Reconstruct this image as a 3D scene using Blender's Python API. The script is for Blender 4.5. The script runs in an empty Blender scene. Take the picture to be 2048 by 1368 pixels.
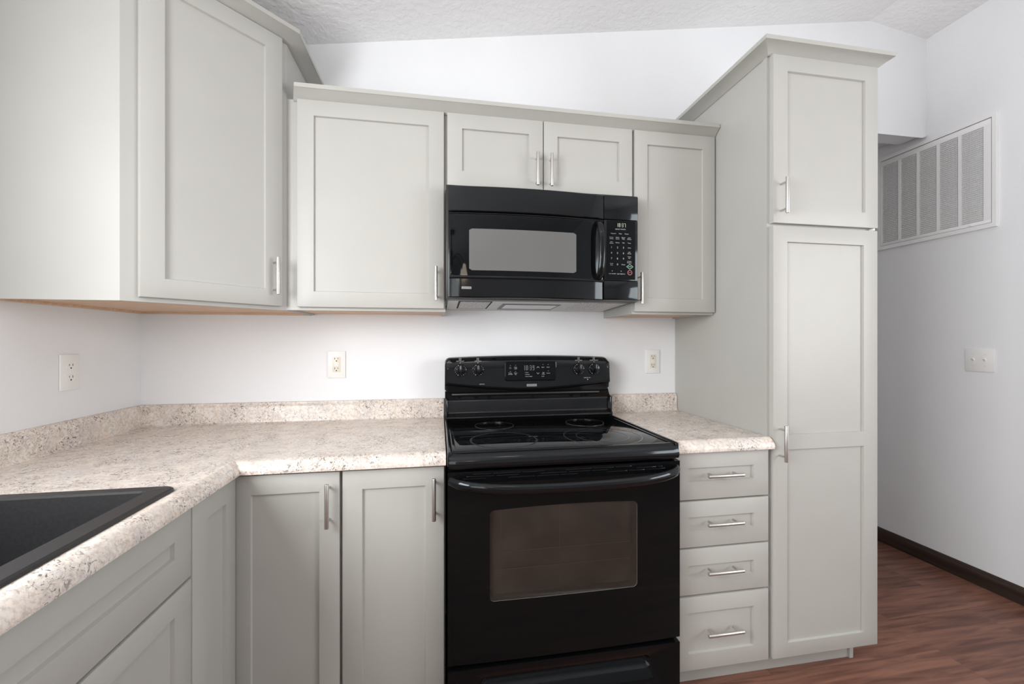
import bpy, bmesh, math, random
from mathutils import Vector, Matrix
random.seed(7)
S = bpy.context.scene
COL = S.collection

# ------------------------------------------------------------------ camera, light, exposure
CAM = Vector((-0.0212, -1.9627, 1.2584))
YAW = 0.1721
cam_d = bpy.data.cameras.new('camera')
cam_d.sensor_width = 36.0
cam_d.lens = 838.7 / 2048 * 36.0
cam_d.clip_start = 0.02
cam = bpy.data.objects.new('camera', cam_d)
COL.objects.link(cam)
cam.location = CAM
cam.rotation_euler = (math.pi / 2, 0, -YAW)
S.camera = cam

S.view_settings.view_transform = 'Standard'
S.view_settings.look = 'None'
S.view_settings.gamma = 1
S.view_settings.use_curve_mapping = False
S.view_settings.exposure = -0.49

W = bpy.data.worlds.new('daylight')
S.world = W
W.use_nodes = True
bg = W.node_tree.nodes['Background']
bg.inputs[0].default_value = (0.82, 0.9, 1.0, 1)
bg.inputs[1].default_value = 2.5


def area(name, loc, size, size_y, energy, direction, color=(1, 1, 1), spread=math.pi):
    l = bpy.data.lights.new(name, 'AREA')
    l.shape = 'RECTANGLE'
    l.size = size
    l.size_y = size_y
    l.energy = energy
    l.color = color
    l.spread = spread
    o = bpy.data.objects.new(name, l)
    COL.objects.link(o)
    o.location = loc
    o.rotation_euler = Vector(direction).to_track_quat('-Z', 'Y').to_euler()
    return o


# daylight through the window over the sink; side and right lights are added fill
area('daylight_sink_window', (-1.20, -1.90, 1.62), 1.1, 0.9, 74, (1, 0.1, -0.06), (0.98, 0.99, 1.0))
area('added_fill_side', (-1.18, -3.85, 1.5), 2.0, 1.6, 48, (1, 0.15, 0.1), (0.98, 0.99, 1.0))  # unseen source, added to brighten the right wall and the pantry side
area('added_fill_right', (2.68, -2.3, 1.6), 1.3, 1.2, 64, (-1, 0.1, 0.2), (0.98, 0.99, 1.0))  # unseen source, added to brighten the left wall and sink fronts

# ------------------------------------------------------------------ helpers
ORG = {}


def setp(o, label=None, cat=None, group=None, kind=None):
    if label: o['label'] = label
    if cat: o['category'] = cat
    if group: o['group'] = group
    if kind: o['kind'] = kind
    return o


def thing(name, label, cat, loc, group=None):
    o = bpy.data.objects.new(name, None)
    o.empty_display_size = 0.05
    COL.objects.link(o)
    o.location = loc
    ORG[o.name] = Vector(loc)
    return setp(o, label, cat, group)


def obj(name, bm, mats, parent=None, org=None, smooth=True, angle=35):
    """link a bmesh (built in world coordinates) as one mesh object"""
    if parent is not None:
        org = ORG[parent.name]
    org = Vector(org) if org is not None else Vector((0, 0, 0))
    bmesh.ops.translate(bm, verts=bm.verts, vec=-org)
    bmesh.ops.recalc_face_normals(bm, faces=bm.faces)
    me = bpy.data.meshes.new(name)
    bm.to_mesh(me)
    bm.free()
    if not isinstance(mats, (list, tuple)): mats = [mats]
    for m in mats: me.materials.append(m)
    if smooth:
        for p in me.polygons: p.use_smooth = True
        me.set_sharp_from_angle(angle=math.radians(angle))
    o = bpy.data.objects.new(name, me)
    COL.objects.link(o)
    if parent is not None:
        o.parent = parent
    else:
        o.location = org
    ORG[o.name] = org
    return o


def NB(): return bmesh.new()


def merge(bm, other, mi=0):
    for f in other.faces: f.material_index = mi
    me = bpy.data.meshes.new('tmp')
    other.to_mesh(me)
    other.free()
    bm.from_mesh(me)
    bpy.data.meshes.remove(me)


def box(bm, x0, x1, y0, y1, z0, z1, bev=0.0, mi=0, seg=2):
    t = NB()
    bmesh.ops.create_cube(t, size=1)
    for v in t.verts:
        v.co = Vector(((x0 + x1) / 2 + v.co.x * abs(x1 - x0), (y0 + y1) / 2 + v.co.y * abs(y1 - y0), (z0 + z1) / 2 + v.co.z * abs(z1 - z0)))
    if bev > 0:
        bmesh.ops.bevel(t, geom=t.edges[:], offset=bev, segments=seg, affect='EDGES', profile=0.5)
    merge(bm, t, mi)
    return bm


def tube(bm, p0, p1, r, n=16, r1=None, mi=0, bev=0.0):
    p0, p1 = Vector(p0), Vector(p1)
    t = NB()
    bmesh.ops.create_cone(t, cap_ends=True, segments=n, radius1=r, radius2=r if r1 is None else r1, depth=(p1 - p0).length)
    if bev:
        es = [e for e in t.edges if abs(abs(e.verts[0].co.z) - abs(e.verts[1].co.z)) < 1e-6 and e.verts[0].co.z * e.verts[1].co.z > 0]
        bmesh.ops.bevel(t, geom=es, offset=bev, segments=3, affect='EDGES', profile=0.5)
    q = Vector((0, 0, 1)).rotation_difference((p1 - p0).normalized())
    M = Matrix.Translation((p0 + p1) / 2) @ q.to_matrix().to_4x4()
    bmesh.ops.transform(t, matrix=M, verts=t.verts)
    merge(bm, t, mi)
    return bm


def poly_prism(bm, pts, d, mi=0):
    """pts: list of 3D points of a planar polygon; d: extrusion vector"""
    t = NB()
    a = [t.verts.new(Vector(p)) for p in pts]
    b = [t.verts.new(Vector(p) + Vector(d)) for p in pts]
    t.faces.new(a)
    t.faces.new(list(reversed(b)))
    n = len(a)
    for i in range(n):
        t.faces.new([a[i], a[(i + 1) % n], b[(i + 1) % n], b[i]])
    merge(bm, t, mi)
    return bm


def sweep(bm, profile, stations, closed=True, skip=None, caps=True, mi=0):
    """profile: list of (d, z); stations: functions (d, z) -> Vector"""
    t = NB()
    rings = [[t.verts.new(st(d, z)) for d, z in profile] for st in stations]
    n = len(profile)
    rng = range(n) if closed else range(n - 1)
    for k in range(len(rings) - 1):
        for i in rng:
            if skip and skip(k, i): continue
            j = (i + 1) % n
            t.faces.new([rings[k][i], rings[k][j], rings[k + 1][j], rings[k + 1][i]])
    if caps and closed:
        t.faces.new(rings[0])
        t.faces.new(list(reversed(rings[-1])))
    merge(bm, t, mi)
    return bm


def path_tube(bm, pts, rx, rz, n=14, mi=0, up=Vector((0, 0, 1)), taper=None):
    """elliptical tube along a path; rx across, rz along up"""
    t = NB()
    pts = [Vector(p) for p in pts]
    rings = []
    for k, p in enumerate(pts):
        tg = (pts[min(k + 1, len(pts) - 1)] - pts[max(k - 1, 0)]).normalized()
        side = tg.cross(up).normalized()
        u2 = side.cross(tg).normalized()
        s = taper(k / (len(pts) - 1)) if taper else 1.0
        rings.append([t.verts.new(p + side * rx * s * math.cos(2 * math.pi * i / n) + u2 * rz * s * math.sin(2 * math.pi * i / n)) for i in range(n)])
    for k in range(len(rings) - 1):
        for i in range(n):
            j = (i + 1) % n
            t.faces.new([rings[k][i], rings[k][j], rings[k + 1][j], rings[k + 1][i]])
    t.faces.new(rings[0])
    t.faces.new(list(reversed(rings[-1])))
    merge(bm, t, mi)
    return bm


def rrect(x0, x1, z0, z1, r, n=6):
    pts = []
    for cx, cz, a0 in ((x1 - r, z1 - r, 0), (x0 + r, z1 - r, 90), (x0 + r, z0 + r, 180), (x1 - r, z0 + r, 270)):
        for i in range(n + 1):
            a = math.radians(a0 + 90 * i / n)
            pts.append((cx + r * math.cos(a), cz + r * math.sin(a)))
    return pts


def fill_ring(t, outer, inner):
    """faces between two vertex loops"""
    eo = [t.edges.new((outer[i], outer[(i + 1) % len(outer)])) for i in range(len(outer))]
    ei = [t.edges.new((inner[i], inner[(i + 1) % len(inner)])) for i in range(len(inner))]
    bmesh.ops.triangle_fill(t, use_beauty=True, edges=eo + ei)


class Frame:
    """cabinet-front frame: origin, along (unit, horizontal), outward (unit)"""
    def __init__(s, o, u, n):
        s.o, s.u, s.n = Vector(o), Vector(u).normalized(), Vector(n).normalized()

    def __call__(s, u, d, z):
        return Vector((s.o.x, s.o.y, 0)) + s.u * u + s.n * d + Vector((0, 0, z))


BACK = Frame((0, 0, 0), (1, 0, 0), (0, -1, 0))          # u = x, d = distance from back wall
XL = -1.232
LEFT = Frame((XL, 0, 0), (0, -1, 0), (1, 0, 0))         # u = -y, d = distance from left wall


def shaker(fr, d, u0, u1, z0, z1, fl=0.057, frt=0.057, top=0.057, bot=0.057, mid=None, t=0.019, rec=0.008):
    """one door: frame members round a recessed flat panel; d = distance of the door's front face"""
    bm = NB()
    a, b = u0 + fl, u1 - frt
    zs = [z0, z0 + bot, z1 - top, z1]
    if mid: zs = [z0, z0 + bot, mid[0], mid[1], z1 - top, z1]
    us = [u0, a, b, u1]
    G = [[bm.verts.new(fr(u, d, z)) for z in zs] for u in us]
    for i in range(3):
        for k in range(len(zs) - 1):
            if i == 1 and k % 2 == 1: continue
            bm.faces.new([G[i][k], G[i + 1][k], G[i + 1][k + 1], G[i][k + 1]])
    e = 0.0022
    for k in range(1, len(zs) - 1, 2):
        c = [G[1][k], G[2][k], G[2][k + 1], G[1][k + 1]]
        p = [bm.verts.new(fr(u, d - rec, z)) for u, z in ((a + e, zs[k] + e), (b - e, zs[k] + e), (b - e, zs[k + 1] - e), (a + e, zs[k + 1] - e))]
        for i in range(4):
            j = (i + 1) % 4
            bm.faces.new([c[i], c[j], p[j], p[i]])
        bm.faces.new(p)
    per = [G[0][k] for k in range(len(zs))] + [G[1][-1], G[2][-1]] + [G[3][k] for k in range(len(zs) - 1, -1, -1)] + [G[2][0], G[1][0]]
    bk = [bm.verts.new(v.co - fr.n * t) for v in per]
    n = len(per)
    for i in range(n):
        j = (i + 1) % n
        bm.faces.new([per[i], per[j], bk[j], bk[i]])
    bm.faces.new(bk)
    bmesh.ops.recalc_face_normals(bm, faces=bm.faces)
    es = [ed for ed in bm.edges if ed.verts[0] in per and ed.verts[1] in per and len(ed.link_faces) == 2 and ed.calc_face_angle(0) > 1.0]
    bmesh.ops.bevel(bm, geom=es, offset=0.0018, segments=2, affect='EDGES', profile=0.5)
    return bm


def pull(fr, d, u, z, vertical=True, L=0.130):
    """bar pull: round bar on two posts"""
    bm = NB()
    off = 0.031
    h = L / 2
    if vertical:
        tube(bm, fr(u, d + off, z - h), fr(u, d + off, z + h), 0.0062, 18, bev=0.001)
        for s in (-0.048, 0.048): tube(bm, fr(u, d - 0.0005, z + s), fr(u, d + off, z + s), 0.0036, 12)
    else:
        tube(bm, fr(u - h, d + off, z), fr(u + h, d + off, z), 0.0062, 18, bev=0.001)
        for s in (-0.048, 0.048): tube(bm, fr(u + s, d - 0.0005, z), fr(u + s, d + off, z), 0.0036, 12)
    return bm


def fbox(bm, fr, u0, u1, d0, d1, z0, z1, mi=0, bev=0.0):
    t = NB()
    c = [fr(u, d, z) for z in (z0, z1) for u, d in ((u0, d0), (u1, d0), (u1, d1), (u0, d1))]
    v = [t.verts.new(p) for p in c]
    for f in ((0, 1, 2, 3), (4, 5, 6, 7), (0, 1, 5, 4), (1, 2, 6, 5), (2, 3, 7, 6), (3, 0, 4, 7)):
        t.faces.new([v[i] for i in f])
    bmesh.ops.recalc_face_normals(t, faces=t.faces)
    if bev: bmesh.ops.bevel(t, geom=t.edges[:], offset=bev, segments=2, affect='EDGES', profile=0.5)
    merge(bm, t, mi)
    return bm


def label_part(parent, body, size, origin, mname='print', name='key_label', align='CENTER', sx=1.0):
    bm = NB()
    text_into(bm, body, size, origin, (1, 0, 0), (0, 0, 1), align, sx=sx)
    return obj(name, bm, M[mname], parent, smooth=False)


def text_into(bm, body, size, origin, ux, uz, align='CENTER', depth=0.0004, mi=0, sx=1.0):
    """raised lettering, merged into bm"""
    c = bpy.data.curves.new('t', 'FONT')
    c.body = body
    c.size = size
    c.align_x = align
    c.align_y = 'CENTER'
    c.extrude = depth / 2
    c.resolution_u = 2
    o = bpy.data.objects.new('t', c)
    COL.objects.link(o)
    bpy.context.view_layer.update()
    me = bpy.data.meshes.new_from_object(o.evaluated_get(bpy.context.evaluated_depsgraph_get()))
    ux, uz = Vector(ux).normalized(), Vector(uz).normalized()
    nn = ux.cross(uz)
    o3 = Vector(origin)
    for v in me.vertices:
        p = v.co.copy()
        v.co = o3 + ux * p.x * sx + uz * p.y + nn * p.z
    for p in me.polygons: p.material_index = mi
    bm.from_mesh(me)
    bpy.data.meshes.remove(me)
    bpy.data.objects.remove(o)
    bpy.data.curves.remove(c)


SEG = {'0': 'abcdef', '1': 'bc', '3': 'abgcd', '7': 'abc', '8': 'abcdefg', '9': 'abcdfg'}


def seven_seg(bm, s, origin, w, h, gap, y, colon_at=None):
    x = origin[0]
    z = origin[1]
    th = h * 0.11
    for i, ch in enumerate(s):
        R = {'a': (0, w, h - th, h), 'g': (0, w, h / 2 - th / 2, h / 2 + th / 2), 'd': (0, w, 0, th), 'b': (w - th, w, h / 2, h), 'c': (w - th, w, 0, h / 2), 'f': (0, th, h / 2, h), 'e': (0, th, 0, h / 2)}
        for k in SEG[ch]:
            a, b, c, d = R[k]
            box(bm, x + a, x + b, y, y + 0.0006, z + c, z + d)
        x += w + gap
        if colon_at == i:
            for q in (0.3, 0.7): box(bm, x - gap * 0.2, x + gap * 0.15, y, y + 0.0006, z + h * q - th / 2, z + h * q + th / 2)
            x += gap * 0.8


# ------------------------------------------------------------------ materials
def mat(name, color, rough=0.5, metal=0.0, spec=0.5, coat=0.0):
    m = bpy.data.materials.new(name)
    m.use_nodes = True
    b = m.node_tree.nodes['Principled BSDF']
    b.inputs['Base Color'].default_value = (*color, 1)
    b.inputs['Roughness'].default_value = rough
    b.inputs['Metallic'].default_value = metal
    b.inputs['Specular IOR Level'].default_value = spec
    b.inputs['Coat Weight'].default_value = coat
    b.inputs['Coat Roughness'].default_value = 0.05
    return m


def nodes(m): return m.node_tree.nodes, m.node_tree.links, m.node_tree.nodes['Principled BSDF']


def add_bump(m, scale, strength, dist=0.001, detail=3, stretch=None, kind='NOISE', ramp=None):
    N, L, B = nodes(m)
    tc = N.new('ShaderNodeTexCoord')
    mp = N.new('ShaderNodeMapping')
    if stretch: mp.inputs['Scale'].default_value = stretch
    L.new(tc.outputs['Object'], mp.inputs[0])
    if kind == 'NOISE':
        t = N.new('ShaderNodeTexNoise')
        t.inputs['Scale'].default_value = scale
        t.inputs['Detail'].default_value = detail
        out = t.outputs[0]
    else:
        t = N.new('ShaderNodeTexVoronoi')
        t.inputs['Scale'].default_value = scale
        out = t.outputs['Distance']
    L.new(mp.outputs[0], t.inputs['Vector'])
    if ramp:
        r = N.new('ShaderNodeValToRGB')
        r.color_ramp.elements[0].position, r.color_ramp.elements[1].position = ramp
        L.new(out, r.inputs[0])
        out = r.outputs[0]
    b = N.new('ShaderNodeBump')
    b.inputs['Strength'].default_value = strength
    b.inputs['Distance'].default_value = dist
    L.new(out, b.inputs['Height'])
    L.new(b.outputs[0], B.inputs['Normal'])
    return m


def vary(m, c1, c2, scale, detail=2, ramp=(0.35, 0.65), stretch=None):
    N, L, B = nodes(m)
    tc = N.new('ShaderNodeTexCoord')
    mp = N.new('ShaderNodeMapping')
    if stretch: mp.inputs['Scale'].default_value = stretch
    L.new(tc.outputs['Object'], mp.inputs[0])
    t = N.new('ShaderNodeTexNoise')
    t.inputs['Scale'].default_value = scale
    t.inputs['Detail'].default_value = detail
    L.new(mp.outputs[0], t.inputs['Vector'])
    r = N.new('ShaderNodeValToRGB')
    r.color_ramp.elements[0].position, r.color_ramp.elements[1].position = ramp
    r.color_ramp.elements[0].color = (*c1, 1)
    r.color_ramp.elements[1].color = (*c2, 1)
    L.new(t.outputs[0], r.inputs[0])
    L.new(r.outputs[0], B.inputs['Base Color'])
    return m


M = {}
M['wall'] = add_bump(vary(mat('painted_wall', (0.76, 0.76, 0.77), 0.55), (0.795, 0.808, 0.826), (0.81, 0.823, 0.84), 3), 160, 0.35, 0.0012, 2)
M['ceiling'] = add_bump(mat('textured_ceiling', (0.84, 0.84, 0.845), 0.8), 38, 0.35, 0.005, 5, ramp=(0.42, 0.6))
M['paint'] = add_bump(vary(mat('warm_grey_cabinet_paint', (0.42, 0.415, 0.39), 0.43), (0.416, 0.413, 0.388), (0.427, 0.424, 0.399), 5), 220, 0.06, 0.0004, 2)
M['groove'] = mat('cabinet_gap', (0.12, 0.118, 0.11), 0.7)
M['maple'] = vary(mat('maple_underside', (0.62, 0.42, 0.28), 0.5), (0.60, 0.38, 0.24), (0.72, 0.52, 0.36), 14, 4, stretch=(1, 8, 8))
M['nickel'] = add_bump(mat('brushed_nickel', (0.60, 0.585, 0.56), 0.34, 1.0), 300, 0.05, 0.0003, 2, stretch=(1, 1, 0.05))
M['black'] = mat('black_gloss_enamel', (0.005, 0.005, 0.0055), 0.10, 0, 0.38)
M['black_glass'] = mat('black_glass', (0.003, 0.0036, 0.0042), 0.03, 0, 0.24)
for _k in ('black', 'black_glass'):
    M[_k].node_tree.nodes['Principled BSDF'].inputs['Specular Tint'].default_value = (0.86, 0.95, 1.0, 1)
M['black_matt'] = mat('black_plastic', (0.012, 0.012, 0.012), 0.35)
M['void'] = mat('dark_recess', (0.004, 0.004, 0.004), 0.8)
M['print'] = mat('grey_printing', (0.42, 0.42, 0.42), 0.5)
M['print_dim'] = mat('dim_printing', (0.20, 0.20, 0.20), 0.5)
M['ring'] = mat('burner_ring_print', (0.045, 0.045, 0.047), 0.12)
M['silver'] = mat('silver_badge', (0.55, 0.56, 0.57), 0.3, 0.7)
M['digit'] = mat('display_digits', (0.3, 0.33, 0.26), 0.4)
_n, _l, _b = nodes(M['digit'])
_b.inputs['Emission Color'].default_value = (0.55, 0.6, 0.42, 1)
_b.inputs['Emission Strength'].default_value = 0.25
M['digit_dim'] = mat('dim_display_digits', (0.12, 0.12, 0.12), 0.4)
_n, _l, _b = nodes(M['digit_dim'])
_b.inputs['Emission Color'].default_value = (0.5, 0.48, 0.46, 1)
_b.inputs['Emission Strength'].default_value = 0.1
M['green'] = mat('green_key_outline', (0.35, 0.6, 0.5), 0.4)
M['red'] = mat('red_key', (0.42, 0.12, 0.12), 0.4)
M['mw_screen'] = add_bump(mat('perforated_screen_behind_glass', (0.125, 0.125, 0.122), 0.09, 0, 0.5), 900, 0.02, 0.0002)
M['mw_under'] = mat('grey_painted_metal', (0.62, 0.62, 0.61), 0.4, 0.2)
M['filter'] = add_bump(vary(mat('aluminium_mesh_filter', (0.75, 0.75, 0.74), 0.45, 0.3), (0.30, 0.30, 0.29), (0.95, 0.95, 0.94), 330, 1, (0.44, 0.56)), 420, 0.9, 0.002, 1, kind='VOR')
M['lens'] = mat('frosted_lamp_lens', (0.8, 0.8, 0.79), 0.3)
M['oven_in'] = vary(mat('oven_interior', (0.15, 0.13, 0.11), 0.5), (0.12, 0.118, 0.108), (0.185, 0.178, 0.162), 6)
M['oven_trim'] = mat('grey_window_trim', (0.40, 0.39, 0.37), 0.3, 0.3)
M['sink'] = add_bump(vary(mat('black_composite', (0.02, 0.0205, 0.022), 0.42, 0, 0.55), (0.011, 0.0115, 0.0125), (0.017, 0.0175, 0.019), 160, 4), 500, 0.05, 0.0005)
M['ivory'] = mat('ivory_plastic', (0.83, 0.83, 0.81), 0.35)
M['cream'] = mat('cream_receptacle', (0.74, 0.70, 0.61), 0.38)
M['white'] = mat('white_enamel', (0.83, 0.83, 0.83), 0.4)
M['baseboard'] = vary(mat('dark_walnut_baseboard', (0.03, 0.018, 0.014), 0.4), (0.022, 0.014, 0.011), (0.05, 0.03, 0.022), 20, 4, stretch=(1, 0.1, 2))
M['outside'] = mat('window_frame_white', (0.8, 0.8, 0.8), 0.5)
M['lampglass'] = mat('frosted_lampshade', (0.9, 0.8, 0.68), 0.4)
_n, _l, _b = nodes(M['lampglass'])
_b.inputs['Emission Color'].default_value = (1.0, 0.82, 0.62, 1)
_b.inputs['Emission Strength'].default_value = 13.0
M['dome'] = mat('lit_frosted_dome', (0.9, 0.88, 0.84), 0.4)
_n, _l, _b = nodes(M['dome'])
_b.inputs['Emission Color'].default_value = (1.0, 0.95, 0.88, 1)
_b.inputs['Emission Strength'].default_value = 6.0
M['bronze'] = mat('dark_bronze', (0.03, 0.026, 0.022), 0.35, 0.8)


def glass_pane():
    m = bpy.data.materials.new('tinted_window_glass')
    m.use_nodes = True
    N, L = m.node_tree.nodes, m.node_tree.links
    N.clear()
    out = N.new('ShaderNodeOutputMaterial')
    tr = N.new('ShaderNodeBsdfTransparent')
    tr.inputs[0].default_value = (0.80, 0.78, 0.76, 1)
    gl = N.new('ShaderNodeBsdfGlossy')
    gl.inputs['Roughness'].default_value = 0.02
    fr = N.new('ShaderNodeFresnel')
    fr.inputs[0].default_value = 1.55
    mx = N.new('ShaderNodeMixShader')
    L.new(fr.outputs[0], mx.inputs[0])
    L.new(tr.outputs[0], mx.inputs[1])
    L.new(gl.outputs[0], mx.inputs[2])
    L.new(mx.outputs[0], out.inputs[0])
    return m


M['pane'] = glass_pane()


def granite():
    m = mat('granite_pattern_laminate', (0.7, 0.63, 0.57), 0.27, 0, 0.35)
    N, L, B = nodes(m)
    tc = N.new('ShaderNodeTexCoord')
    mp = N.new('ShaderNodeMapping')
    mp.inputs['Rotation'].default_value = (0.5, 0.35, 0.6)
    L.new(tc.outputs['Object'], mp.inputs[0])

    def noise(scale, detail, rough=0.6, dist=0.0, vec=None):
        t = N.new('ShaderNodeTexNoise')
        t.inputs['Scale'].default_value = scale
        t.inputs['Detail'].default_value = detail
        t.inputs['Roughness'].default_value = rough
        t.inputs['Distortion'].default_value = dist
        L.new(vec or mp.outputs[0], t.inputs['Vector'])
        return t.outputs[0]

    def ramp(v, stops):
        r = N.new('ShaderNodeValToRGB')
        e = r.color_ramp.elements
        while len(e) < len(stops): e.new(0.5)
        for k, (p, c) in enumerate(stops):
            e[k].position = p
            e[k].color = (*c, 1) if len(c) == 3 else c
        L.new(v, r.inputs[0])
        return r.outputs[0]

    def mix(f, a, b):
        x = N.new('ShaderNodeMix')
        x.data_type = 'RGBA'
        L.new(f, x.inputs['Factor'])
        for k, v in (('A', a), ('B', b)):
            i = [q for q in x.inputs if q.name == k and q.type == 'RGBA'][0]
            if isinstance(v, tuple): i.default_value = (*v, 1)
            else: L.new(v, i)
        return [q for q in x.outputs if q.type == 'RGBA'][0]

    def mul(a, b):
        x = N.new('ShaderNodeMath')
        x.operation = 'MULTIPLY'
        L.new(a, x.inputs[0])
        if isinstance(b, float): x.inputs[1].default_value = b
        else: L.new(b, x.inputs[1])
        return x.outputs[0]

    base = ramp(noise(17, 5, 0.62, 0.6), [(0.34, (0.63, 0.585, 0.55)), (0.47, (0.75, 0.665, 0.59)), (0.58, (0.80, 0.74, 0.68)), (0.70, (0.70, 0.67, 0.65))])
    # fine tan-grey mottling
    mott = ramp(noise(110, 3, 0.7), [(0.44, (0, 0, 0)), (0.66, (1, 1, 1))])
    c = mix(mul(mott, 0.7), base, (0.47, 0.40, 0.355))
    # grey clouds
    cloud = ramp(noise(9, 4, 0.6, 1.0), [(0.52, (0, 0, 0)), (0.72, (1, 1, 1))])
    c = mix(mul(cloud, 0.6), c, (0.56, 0.53, 0.52))
    # dark flecks, clustered
    fl = ramp(noise(105, 2, 0.5, 1.6), [(0.585, (0, 0, 0)), (0.625, (1, 1, 1))])
    cl = ramp(noise(14, 3, 0.6, 0.5), [(0.40, (0, 0, 0)), (0.58, (1, 1, 1))])
    c = mix(mul(mul(fl, cl), 0.9), c, (0.13, 0.115, 0.11))
    # longer grey veins
    vn = ramp(noise(34, 3, 0.6, 2.2), [(0.475, (0, 0, 0)), (0.5, (1, 1, 1)), (0.525, (0, 0, 0))])
    c = mix(mul(mul(vn, cl), 0.75), c, (0.25, 0.225, 0.21))
    L.new(c, B.inputs['Base Color'])
    return m


M['granite'] = granite()


def floor_mat():
    m = mat('cherry_plank_laminate', (0.17, 0.08, 0.06), 0.36, 0, 0.28)
    N, L, B = nodes(m)
    tc = N.new('ShaderNodeTexCoord')
    br = N.new('ShaderNodeTexBrick')
    br.inputs['Scale'].default_value = 1.0
    br.inputs['Brick Width'].default_value = 1.22
    br.inputs['Row Height'].default_value = 0.19
    br.inputs['Mortar Size'].default_value = 0.0012
    br.inputs['Mortar Smooth'].default_value = 0.3
    br.inputs['Color1'].default_value = (0.13, 0.13, 0.13, 1)
    br.inputs['Color2'].default_value = (0.9, 0.9, 0.9, 1)
    br.inputs['Mortar'].default_value = (0, 0, 0, 1)
    br.offset = 0.37
    L.new(tc.outputs['Object'], br.inputs['Vector'])
    mp = N.new('ShaderNodeMapping')
    mp.inputs['Scale'].default_value = (1.4, 16, 1)
    L.new(tc.outputs['Object'], mp.inputs[0])
    ad = N.new('ShaderNodeVectorMath')
    ad.operation = 'ADD'
    sc = N.new('ShaderNodeVectorMath')
    sc.operation = 'SCALE'
    sc.inputs['Scale'].default_value = 6.0
    L.new(br.outputs['Color'], sc.inputs[0])
    L.new(mp.outputs[0], ad.inputs[0])
    L.new(sc.outputs[0], ad.inputs[1])
    t = N.new('ShaderNodeTexNoise')
    t.inputs['Scale'].default_value = 2.2
    t.inputs['Detail'].default_value = 6
    t.inputs['Distortion'].default_value = 0.8
    L.new(ad.outputs[0], t.inputs['Vector'])
    r = N.new('ShaderNodeValToRGB')
    e = r.color_ramp.elements
    e[0].position, e[0].color = 0.33, (0.13, 0.060, 0.044, 1)
    e[1].position, e[1].color = 0.68, (0.31, 0.150, 0.102, 1)
    x = e.new(0.5)
    x.color = (0.22, 0.103, 0.072, 1)
    L.new(t.outputs[0], r.inputs[0])
    mx = N.new('ShaderNodeMix')
    mx.data_type = 'RGBA'
    mx.blend_type = 'MULTIPLY'
    mx.inputs['Factor'].default_value = 0.25
    A = [q for q in mx.inputs if q.name == 'A' and q.type == 'RGBA'][0]
    Bq = [q for q in mx.inputs if q.name == 'B' and q.type == 'RGBA'][0]
    L.new(r.outputs[0], A)
    L.new(br.outputs['Color'], Bq)
    L.new([q for q in mx.outputs if q.type == 'RGBA'][0], B.inputs['Base Color'])
    return m


M['floor'] = floor_mat()

# ------------------------------------------------------------------ the setting
XR = 2.735      # right wall
YF = -6.5       # wall behind the camera
YH = 1.7        # end of the passage beyond the opening


def struct(name, bm, m, parent=None, org=None, smooth=False):
    o = obj(name, bm, m, parent, org, smooth)
    if parent is None: o['kind'] = 'structure'
    return o


# floor
bm = box(NB(), XL - 0.1, XR + 0.1, YF - 0.1, YH + 0.1, -0.05, 0)
struct('floor', bm, M['floor'])


def zc(x):  # ceiling height
    return 3.049 + (x - 2.347) * 0.1664 if x <= 2.347 else 3.049 - (x - 2.347) * 0.135


# sloped ceiling with its ridge
bm = NB()
poly_prism(bm, [(XL - 0.1, YF - 0.1, zc(XL - 0.1)), (2.347, YF - 0.1, 3.049), (XR + 0.1, YF - 0.1, zc(XR + 0.1)), (XR + 0.1, YF - 0.1, 3.2), (XL - 0.1, YF - 0.1, 3.2)], (0, 0.1 - YF + 0.0, 0))
struct('ceiling', bm, M['ceiling'])
# flat passage ceiling behind the header
bm = box(NB(), 1.9, XR + 0.1, 0.12, YH + 0.1, 2.490, 2.60)
struct('trim_1', bm, M['ceiling'])['label'] = 'flat textured ceiling of the passage behind the header'

# back wall with the header over the passage (rounded lower corner at the right)
bm = NB()
pts = [(XL - 0.1, 0, -0.05), (1.9, 0, -0.05), (1.9, 0, 2.442)]
r = 0.045
x1 = XR + 0.004
for i in range(9):
    a = math.radians(-90 + 90 * i / 8)
    pts.append((x1 - r + r * math.cos(a), 0, 2.442 + r + r * math.sin(a)))
pts += [(x1, 0, zc(XR) + 0.02), (2.347, 0, 3.069), (XL - 0.1, 0, zc(XL - 0.1) + 0.02)]
poly_prism(bm, pts, (0, 0.12, 0))
es = [e for e in bm.edges if all(abs(v.co.y) < 1e-5 for v in e.verts) and all(v.co.z > 2.43 for v in e.verts) and all(v.co.z < 2.50 for v in e.verts)]
bmesh.ops.bevel(bm, geom=es, offset=0.016, segments=4, affect='EDGES', profile=0.5)
o = struct('wall_back', bm, M['wall'], smooth=True)

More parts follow.
